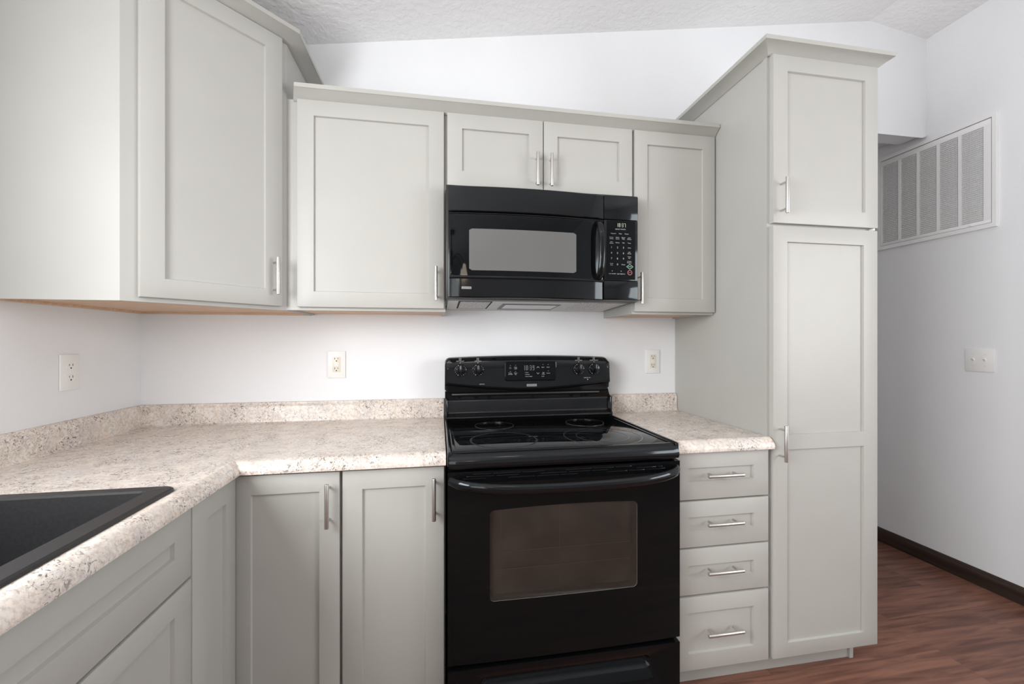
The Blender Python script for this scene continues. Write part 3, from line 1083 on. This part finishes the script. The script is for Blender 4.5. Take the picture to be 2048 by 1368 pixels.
bm = NB()
cxw, czw = 0.371, 0.606
w0 = [bm.verts.new((x, DY - bow(x) + 0.0005, z)) for x, z in ins]
w1_ = [bm.verts.new((cxw + (x - cxw) * 0.995, DY + 0.030, czw + (z - czw) * 0.99)) for x, z in ins]
bridge(bm, w0, w1_)
obj('window_trim', bm, M['oven_trim'], dr)
bm = NB()
w2 = [bm.verts.new((cxw + (x - cxw) * 0.995, DY + 0.030, czw + (z - czw) * 0.99)) for x, z in ins]
bm.faces.new(w2)
# faint lines of the racks behind the window
obj('oven_cavity', bm, M['oven_in'], dr)
bm = NB()
for z in (0.545, 0.60): box(bm, 0.15, 0.60, DY + 0.0285, DY + 0.0295, z - 0.0012, z + 0.0012)
for x in (0.17, 0.36): box(bm, x - 0.0008, x + 0.0008, DY + 0.0285, DY + 0.0295, 0.49, 0.735)
obj('oven_rack', bm, mat('dull_rack_wire', (0.24, 0.21, 0.18), 0.4, 0.1), dr)
bm = NB()
w3 = [bm.verts.new((x, DY - bow(x) + 0.0015, z)) for x, z in ins]
bm.faces.new(w3)
obj('window_glass', bm, M['pane'], dr, smooth=False)
# vent louvres at the top of the door
bm = NB()
for row, (zz, a, b) in enumerate(((0.858, 0.08, 0.66), (0.851, 0.06, 0.70), (0.844, 0.05, 0.71))):
    x = a
    k = 0
    while x < b:
        w = (0.055, 0.085, 0.07)[(k + row) % 3]
        if (k + row) % 4 != 3:
            xe = min(x + w, b)
            box(bm, x, xe, DY - bow((x + xe) / 2) - 0.0022, DY - bow((x + xe) / 2) + 0.002, zz - 0.0018, zz + 0.0018, 0.0008)
        x += w + 0.006
        k += 1
obj('vent_louvres', bm, M['black'], dr)
# broad bowed handle
bm = NB()
pts = []
N_ = 36
for i in range(N_ + 1):
    s = i / N_
    x = RX0 + 0.010 + (RX1 - RX0 - 0.020) * s
    e = abs(2 * s - 1)
    out = 0.064 * (1 - e ** 4) ** 0.6
    pts.append((x, DY - 0.004 - out + 0.006 * e, 0.8385 - 0.0135 * (1 - e ** 3)))
path_tube(bm, pts, 0.011, 0.0155, 18)
obj('handle', bm, M['black'], dr)

# storage drawer with a recessed grip
bm = NB()
QZ0, QZ1 = 0.055, 0.266
vo = [bm.verts.new((x, DY, z)) for x, z in ((DX0, QZ0), (DX1, QZ0), (DX1, QZ1), (DX0, QZ1))]
grip = []
for x, z in rrect(0.098, 0.664, 0.192, 0.238, 0.0225, 8):
    grip.append((x, z + 0.0 ))
vi = [bm.verts.new((x, DY, z)) for x, z in grip]
fill_ring(bm, vo, vi)
v2 = [bm.verts.new((0.381 + (x - 0.381) * 0.985, DY + 0.004, 0.215 + (z - 0.215) * 0.88)) for x, z in grip]
v3 = [bm.verts.new((0.381 + (x - 0.381) * 0.93, DY + 0.022, 0.220 + (z - 0.215) * 0.45)) for x, z in grip]
bridge(bm, vi, v2); bridge(bm, v2, v3); bm.faces.new(v3)
vb = [bm.verts.new((v.co.x, -0.643, v.co.z)) for v in vo]
bridge(bm, vo, vb)
obj('storage_drawer', bm, M['black_glass'], t, angle=60)

# ------------------------------------------------------------------ microwave
t = thing('microwave_oven', 'glossy black over-the-range microwave hung under the short cabinet', 'microwave', (0.385, -0.2, 1.41))
MX0, MX1 = 0.0125, 0.7605
MT = 1.8355
bm = NB()
box(bm, 0.0045, 0.7775 - 0.006, -0.375, -0.002, 1.420, 1.848, 0.002)
obj('body', bm, M['black_matt'], t)
def mbow(x): return -0.398 - 0.020 * (1 - ((x - 0.31) / 0.31) ** 2) if x < 0.617 else -0.398


def bowed_panel(bm, x0, x1, z0, z1, off, yb, n=24, rz=0.003, roll=0.004):
    cols = []
    for i in range(n + 1):
        x = x0 + (x1 - x0) * i / n
        y = mbow(x) - off
        e = roll if i in (0, n) else 0
        cols.append([bm.verts.new(p) for p in ((x, yb, z0), (x, y + rz + e, z0), (x, y + e, z0 + rz), (x, y + e, z1 - rz), (x, y + rz + e, z1), (x, yb, z1))])
    for i in range(n):
        for k in range(6):
            j = (k + 1) % 6
            bm.faces.new([cols[i][k], cols[i][j], cols[i + 1][j], cols[i + 1][k]])
    bm.faces.new(cols[0]); bm.faces.new(list(reversed(cols[-1])))


bm = NB(); bowed_panel(bm, MX0, 0.6155, 1.742, MT, 0.003, -0.36, roll=0.002)
obj('top_grille', bm, M['black'], t, angle=40)
bm = NB(); bowed_panel(bm, MX0, 0.6155, 1.424, 1.737, 0.0, -0.36, roll=0.004)
md = obj('door', bm, M['black'], t, angle=40)
# proud glass field and its grey screen
def bowed_field(bm, x0, x1, z0, z1, r, off, n=40):
    cols = []
    for i in range(n + 1):
        s = i / n
        x = x0 + (x1 - x0) * s
        k = min(x - x0, x1 - x)
        cut = r - math.sqrt(max(r * r - (r - min(k, r)) ** 2, 0))
        cols.append([bm.verts.new((x, mbow(x) - off, z0 + cut)), bm.verts.new((x, mbow(x) - off, z1 - cut))])
    for i in range(n): bm.faces.new([cols[i][0], cols[i + 1][0], cols[i + 1][1], cols[i][1]])


# lip mouldings above and below the glass
bm = NB()
path_tube(bm, [(MX0 + 0.004 + 0.598 * i / 24, mbow(MX0 + 0.004 + 0.598 * i / 24) - 0.001, 1.4985) for i in range(25)], 0.0045, 0.006, 10)
path_tube(bm, [(MX0 + 0.004 + 0.598 * i / 24, mbow(MX0 + 0.004 + 0.598 * i / 24) - 0.000, 1.7345) for i in range(25)], 0.003, 0.003, 10)
obj('door_moulding', bm, M['black'], md)
bm = NB(); bowed_field(bm, 0.020, 0.568, 1.505, 1.729, 0.004, 0.0009)
wg = obj('window_glass', bm, M['black_glass'], md)
bm = NB(); bowed_field(bm, 0.088, 0.500, 1.524, 1.678, 0.006, 0.0015)
obj('window_screen', bm, M['mw_screen'], wg)
# handle: vertical bowed grip
bm = NB()
pts = []
for i in range(25):
    s = i / 24
    e = abs(2 * s - 1)
    pts.append((0.592 + 0.004 * (1 - e ** 2), -0.405 - 0.032 * (1 - e ** 3.5) ** 0.6, 1.508 + 0.218 * s))
path_tube(bm, pts, 0.014, 0.009, 14, up=Vector((0, -1, 0)))
obj('handle', bm, M['black'], md)
badge(md, 0.079, mbow(0.079) - 0.0016, 1.459, 0.037, 0.0085)
# control panel
bm = NB()
box(bm, 0.618, MX1, -0.401, -0.36, 1.742, MT, 0.002)
box(bm, 0.618, MX1, -0.401, -0.36, 1.424, 1.4995, 0.002)
box(bm, 0.618, MX1, -0.399, -0.36, 1.5005, 1.740, 0.002)
mp_ = obj('control_panel', bm, M['black'], t)
bm = box(NB(), 0.629, 0.749, -0.3998, -0.3985, 1.506, 1.7375)
kp = obj('key_field', bm, M['black_glass'], mp_)
ky = -0.4001
bm = NB()
seven_seg(bm, '1037', (0.670, 1.7135), 0.0062, 0.015, 0.0035, ky - 0.0003, 1)
obj('clock_digits', bm, M['digit'], kp)
label_part(kp, 'QUICK TOUCH', 0.0062, (0.686, ky, 1.7045))
for x, q in ((0.657, 'Popcorn'), (0.686, 'Pizza'), (0.713, 'Potato')): label_part(kp, q, 0.0062, (x, ky, 1.687))
gx = (0.649, 0.674, 0.699, 0.724)
for x, q in zip(gx, ('Frozen\nEntrée', 'Baked\nGoods', 'Dinner\nPlate', 'Auto\nDefrost')): label_part(kp, q, 0.0056, (x, ky, 1.669))
for x, q in zip(gx, ('Auto\nReheat', 'Reheat', 'Melt', 'Timer')): label_part(kp, q, 0.0056, (x, ky, 1.651))
for z, row in ((1.632, '123'), (1.610, '456'), (1.588, '789')):
    for x, q in zip(gx, row): label_part(kp, q, 0.0105, (x, ky, z))
label_part(kp, '0', 0.0105, (gx[1], ky, 1.565))
label_part(kp, 'Cook\nTime', 0.0056, (gx[0], ky, 1.565))
label_part(kp, 'Power', 0.0060, (gx[2], ky, 1.565))
for z, q in ((1.632, 'Clock'), (1.612, 'Add\nMinute'), (1.594, 'Turbo\nFan'), (1.576, 'Custom\nProgram')): label_part(kp, q, 0.0056, (gx[3], ky, z))
label_part(kp, 'Vent On/Off', 0.0056, (0.652, ky, 1.528))
label_part(kp, 'Light High/Low', 0.0056, (0.689, ky, 1.528))
for x in (0.652, 0.689): obj('indicator', tube(NB(), (x, ky, 1.539), (x, ky - 0.0003, 1.539), 0.0016, 8), M['print'], kp)
bm = NB()
dc = (0.726, 1.5575)
for i in range(4):
    a = [(0.0145, 0), (0, 0.0105), (-0.0145, 0), (0, -0.0105)]
    p, q = a[i], a[(i + 1) % 4]
    poly_prism(bm, [(dc[0] + p[0], ky, dc[1] + p[1]), (dc[0] + q[0], ky, dc[1] + q[1]), (dc[0] + q[0] * 0.86, ky, dc[1] + q[1] * 0.86), (dc[0] + p[0] * 0.86, ky, dc[1] + p[1] * 0.86)], (0, -0.0003, 0))
text_into(bm, 'START', 0.005, (dc[0], ky, dc[1]), ux, uz)
obj('start_key', bm, M['green'], kp)
bm = NB()
oc = (0.726, 1.534)
og = [(oc[0] + 0.0105 * math.cos(math.radians(22.5 + 45 * i)), oc[1] + 0.0105 * math.sin(math.radians(22.5 + 45 * i))) for i in range(8)]
for i in range(8):
    p, q = og[i], og[(i + 1) % 8]
    f = lambda w: (oc[0] + (w[0] - oc[0]) * 0.78, ky, oc[1] + (w[1] - oc[1]) * 0.78)
    poly_prism(bm, [(p[0], ky, p[1]), (q[0], ky, q[1]), f(q), f(p)], (0, -0.0003, 0))
text_into(bm, 'STOP', 0.0052, (oc[0], ky, oc[1]), ux, uz)
obj('stop_key', bm, M['red'], kp)
# underside
bm = NB()
poly_prism(bm, [(MX0, -0.385, 1.4235), (MX0, -0.002, 1.4065), (MX0, -0.002, 1.4195), (MX0, -0.36, 1.4255)], (MX1 - MX0, 0, 0))
ud = obj('underside', bm, M['mw_under'], t)
def uz_(y): return 1.4235 + (y + 0.385) * (1.4065 - 1.4235) / 0.383
def under_plate(x0, x1, y0, y1, dz, name, m, skew=0.0):
    bm = NB()
    poly_prism(bm, [(x0, y0, uz_(y0) - dz), (x1, y0, uz_(y0) - dz), (x1 + skew, y1, uz_(y1) - dz), (x0 + skew, y1, uz_(y1) - dz)], (0, 0, dz + 0.001))
    return obj(name, bm, m, ud)
under_plate(0.055, 0.19, -0.30, -0.07, 0.0008, 'filter_recess', M['void'])
under_plate(0.062, 0.183, -0.29, -0.08, 0.0014, 'grease_filter', M['filter'])
under_plate(0.240, 0.490, -0.235, -0.06, 0.0016, 'lamp_cover', M['black_matt'])
under_plate(0.255, 0.480, -0.215, -0.10, 0.0024, 'lamp_lens', M['lens'])
under_plate(0.555, 0.690, -0.31, -0.07, 0.0014, 'grease_filter', M['filter'])

# ------------------------------------------------------------------ outlets and switches
def plate(bm, fr, u, d, z, w, h, t_=0.0055):
    fbox(bm, fr, u - w / 2, u + w / 2, d, d + t_, z - h / 2, z + h / 2, bev=0.0022)


def slots(bm, fr, u, d, z):
    fbox(bm, fr, u - 0.0078, u - 0.0058, d, d + 0.0003, z - 0.001, z + 0.0065)
    fbox(bm, fr, u + 0.0052, u + 0.0070, d, d + 0.0003, z, z + 0.0060)
    tube(bm, fr(u, d, z - 0.0075), fr(u, d + 0.0003, z - 0.0075), 0.0026, 12)


def outlet(fr, u, z, label, gfci):
    base = fr(u, 0.0003, z)
    t = thing('wall_outlet', label, 'outlet', base, 'wall outlets above the worktops')
    bm = NB(); plate(bm, fr, u, 0.0003, z, 0.0755, 0.119)
    p = obj('cover_plate', bm, M['ivory'], t)
    bm = NB()
    if gfci: fbox(bm, fr, u - 0.0168, u + 0.0168, 0.004, 0.0072, z - 0.0335, z + 0.0335, bev=0.001)
    else:
        for s in (-0.0195, 0.0195):
            pts = [(0.0172 * math.cos(a), 0.0145 * max(-0.93, min(0.93, math.sin(a)))) for a in [2 * math.pi * i / 28 for i in range(28)]]
            poly_prism(bm, [fr(u + a, 0.005, z + s + b) for a, b in pts], fr.n * 0.0021)
    r_ = obj('receptacle', bm, M['cream'] if gfci else M['ivory'], t)
    off = 0.0195 if not gfci else 0.0215
    for s in (-off, off):
        bm = NB()
        slots(bm, fr, u, 0.00725, z + s + 0.002)
        obj('socket_slots', bm, M['void'], r_)
    if gfci:
        bm = NB()
        fbox(bm, fr, u - 0.009, u + 0.009, 0.0070, 0.0082, z + 0.0005, z + 0.006, bev=0.0004)
        fbox(bm, fr, u - 0.009, u + 0.009, 0.0070, 0.0082, z - 0.007, z - 0.0015, bev=0.0004)
        obj('test_button', bm, M['ivory'], r_)
    for s in ((-0.048, 0.048) if gfci else (0.0,)): obj('screw', tube(NB(), fr(u, 0.0050, z + s), fr(u, 0.0064, z + s), 0.0028, 12), M['white'], p)


outlet(BACK, -0.4675, 1.159, 'ivory wall outlet with slots above the left worktop on the back wall', True)
outlet(BACK, 1.0385, 1.161, 'ivory wall outlet between the range and the pantry side', True)
outlet(LEFT, 0.3405, 1.158, 'ivory wall outlet on the left wall above the corner of the backsplash', False)

RIGHT = Frame((XR, 0, 0), (0, 1, 0), (-1, 0, 0))
t = thing('light_switch', 'ivory double toggle light switch plate on the right wall', 'switch', (XR - 0.0003, -0.240, 1.164))
bm = NB(); plate(bm, RIGHT, -0.240, 0.0003, 1.164, 0.121, 0.118)
p = obj('cover_plate', bm, M['ivory'], t)
for k, du in enumerate((-0.0235, 0.0235)):
    bm = NB()
    u = -0.240 + du
    fbox(bm, RIGHT, u - 0.0052, u + 0.0052, 0.005, 0.0066, 1.164 - 0.012, 1.164 + 0.012, bev=0.0005)
    s = 1
    poly_prism(bm, [RIGHT(u - 0.004, 0.0055, 1.164 - 0.004), RIGHT(u - 0.004, 0.0055, 1.164 + 0.007), RIGHT(u - 0.004, 0.018, 1.164 + 0.012), RIGHT(u - 0.004, 0.018, 1.164 + 0.007)], RIGHT.u * 0.008)
    obj('toggle', bm, M['ivory'], t)
    for q in (-0.030, 0.030): obj('screw', tube(NB(), RIGHT(u, 0.005, 1.164 + q), RIGHT(u, 0.0064, 1.164 + q), 0.0027, 12), M['cream'], p)

# ------------------------------------------------------------------ return-air grille
t = thing('return_air_grille', 'large white return-air grille with five louvred panels high on right wall', 'vent', (XR - 0.0003, -0.03, 1.84))
VY0, VY1, VZ0, VZ1 = -0.312, 0.262, 1.838, 2.416
bm = NB()
for a, b, c, d in ((VY0, VY1, VZ1 - 0.022, VZ1), (VY0, VY1, VZ0, VZ0 + 0.022), (VY0, VY0 + 0.016, VZ0 + 0.022, VZ1 - 0.022), (VY1 - 0.016, VY1, VZ0 + 0.022, VZ1 - 0.022)):
    fbox(bm, RIGHT, a, b, 0.0003, 0.014, c, d)
obj('outer_frame', bm, M['white'], t)
IY0, IY1, IZ0, IZ1 = VY0 + 0.020, VY1 - 0.018, VZ0 + 0.024, VZ1 - 0.026
ys = []
py0, py1 = -0.262, 0.236
pitch = (py1 - py0) / 5
bm = NB()
fbox(bm, RIGHT, IY0, IY1, 0.002, 0.012, IZ1 - 0.030, IZ1, bev=0.001)
fbox(bm, RIGHT, IY0, IY1, 0.002, 0.012, IZ0, IZ0 + 0.018, bev=0.001)
fbox(bm, RIGHT, IY0, py0 , 0.002, 0.012, IZ0 + 0.018, IZ1 - 0.030)
fbox(bm, RIGHT, py1, IY1, 0.002, 0.012, IZ0 + 0.018, IZ1 - 0.030)
for k in range(1, 5): fbox(bm, RIGHT, py0 + pitch * k - 0.007, py0 + pitch * k + 0.007, 0.002, 0.0125, IZ0 + 0.016, IZ1 - 0.028)
fbox(bm, RIGHT, -0.215, -0.203, 0.011, 0.016, IZ0 + 0.001, IZ0 + 0.012, bev=0.001)
gp = obj('hinged_panel', bm, M['white'], t)
bm = fbox(NB(), RIGHT, IY0, IY1, 0.0006, 0.0015, IZ0, IZ1)
obj('filter_backing', bm, mat('grey_filter_cloth', (0.85, 0.85, 0.85), 0.8), t)
nbl = 44
for k in range(5):
    bm = NB()
    a = py0 + pitch * k + (0.007 if k else 0.0)
    b = py0 + pitch * (k + 1) - (0.007 if k < 4 else 0.0)
    for i in range(nbl):
        z = IZ0 + 0.020 + (IZ1 - IZ0 - 0.052) * (i + 0.5) / nbl
        poly_prism(bm, [RIGHT(a, 0.0025, z + 0.0035), RIGHT(a, 0.0105, z - 0.0032), RIGHT(a, 0.0105, z - 0.0022), RIGHT(a, 0.0025, z + 0.0045)], RIGHT.u * (b - a))
    m_ = int((b - a) / 0.0075)
    for i in range(1, m_): fbox(bm, RIGHT, a + (b - a) * i / m_ - 0.0005, a + (b - a) * i / m_ + 0.0005, 0.002, 0.0055, IZ0 + 0.018, IZ1 - 0.030)
    obj('louvre_section', bm, M['white'], gp, smooth=False)

# ------------------------------------------------------------------ dining chandelier behind the camera (seen mirrored in the microwave)
t = thing('chandelier', 'dark metal chandelier with lit frosted shades, mirrored in the microwave', 'lamp', (-0.66, -3.7, zc(-0.66)))
cxh, cyh, czh = -0.66, -3.7, 2.26
bm = NB()
tube(bm, (cxh, cyh, zc(cxh) - 0.03), (cxh, cyh, zc(cxh) + 0.005), 0.065, 24, 0.06)
obj('canopy', bm, M['bronze'], t)
bm = NB()
tube(bm, (cxh, cyh, czh), (cxh, cyh, zc(cxh) - 0.03), 0.008, 10)
tube(bm, (cxh, cyh, czh - 0.12), (cxh, cyh, czh + 0.06), 0.022, 14)
obj('stem', bm, M['bronze'], t)
for i in range(5):
    a = math.radians(20 + 72 * i)
    dx, dy = math.cos(a), math.sin(a)
    bm = NB()
    path_tube(bm, [(cxh + dx * r, cyh + dy * r, czh - 0.06 + 0.10 * math.sin(r / 0.30 * math.pi) - 0.06 * (r / 0.3)) for r in [0.30 * k / 12 for k in range(13)]], 0.007, 0.007, 8)
    ar = obj('arm', bm, M['bronze'], t)
    bm = NB()
    t_ = NB()
    prof = [(0.028, 0.0), (0.036, -0.03), (0.05, -0.08), (0.068, -0.125)]
    rings = [[t_.verts.new((cxh + dx * 0.30 + r * math.cos(2 * math.pi * k / 20), cyh + dy * 0.30 + r * math.sin(2 * math.pi * k / 20), czh - 0.12 + z)) for k in range(20)] for r, z in prof]
    for k in range(3): bridge(t_, rings[k], rings[k + 1])
    t_.faces.new(rings[0])
    merge(bm, t_)
    obj('shade', bm, M['lampglass'], ar)

# ------------------------------------------------------------------ flush ceiling light over the kitchen (above the camera, seen as highlights)
def ceiling_light(x, y, label):
    z = zc(x)
    t = thing('ceiling_light', label, 'light', (x, y, z))
    bm = NB(); tube(bm, (x, y, z - 0.045), (x, y, z + 0.02), 0.17, 40, bev=0.004)
    obj('pan', bm, M['white'], t)
    bm = NB()
    t_ = NB()
    rings = [[t_.verts.new((x + 0.16 * math.cos(a) * math.cos(2 * math.pi * k / 32), y + 0.16 * math.cos(a) * math.sin(2 * math.pi * k / 32), z - 0.046 - 0.085 * math.sin(a))) for k in range(32)] for a in [math.radians(d) for d in (0, 15, 30, 45, 60, 75, 86)]]
    for k in range(6): bridge(t_, rings[k], rings[k + 1])
    t_.faces.new(rings[-1]); t_.faces.new(rings[0])
    merge(bm, t_)
    obj('glass_dome', bm, M['dome'], t)


ceiling_light(0.30, -2.05, 'round flush ceiling light with a frosted dome above the kitchen floor')
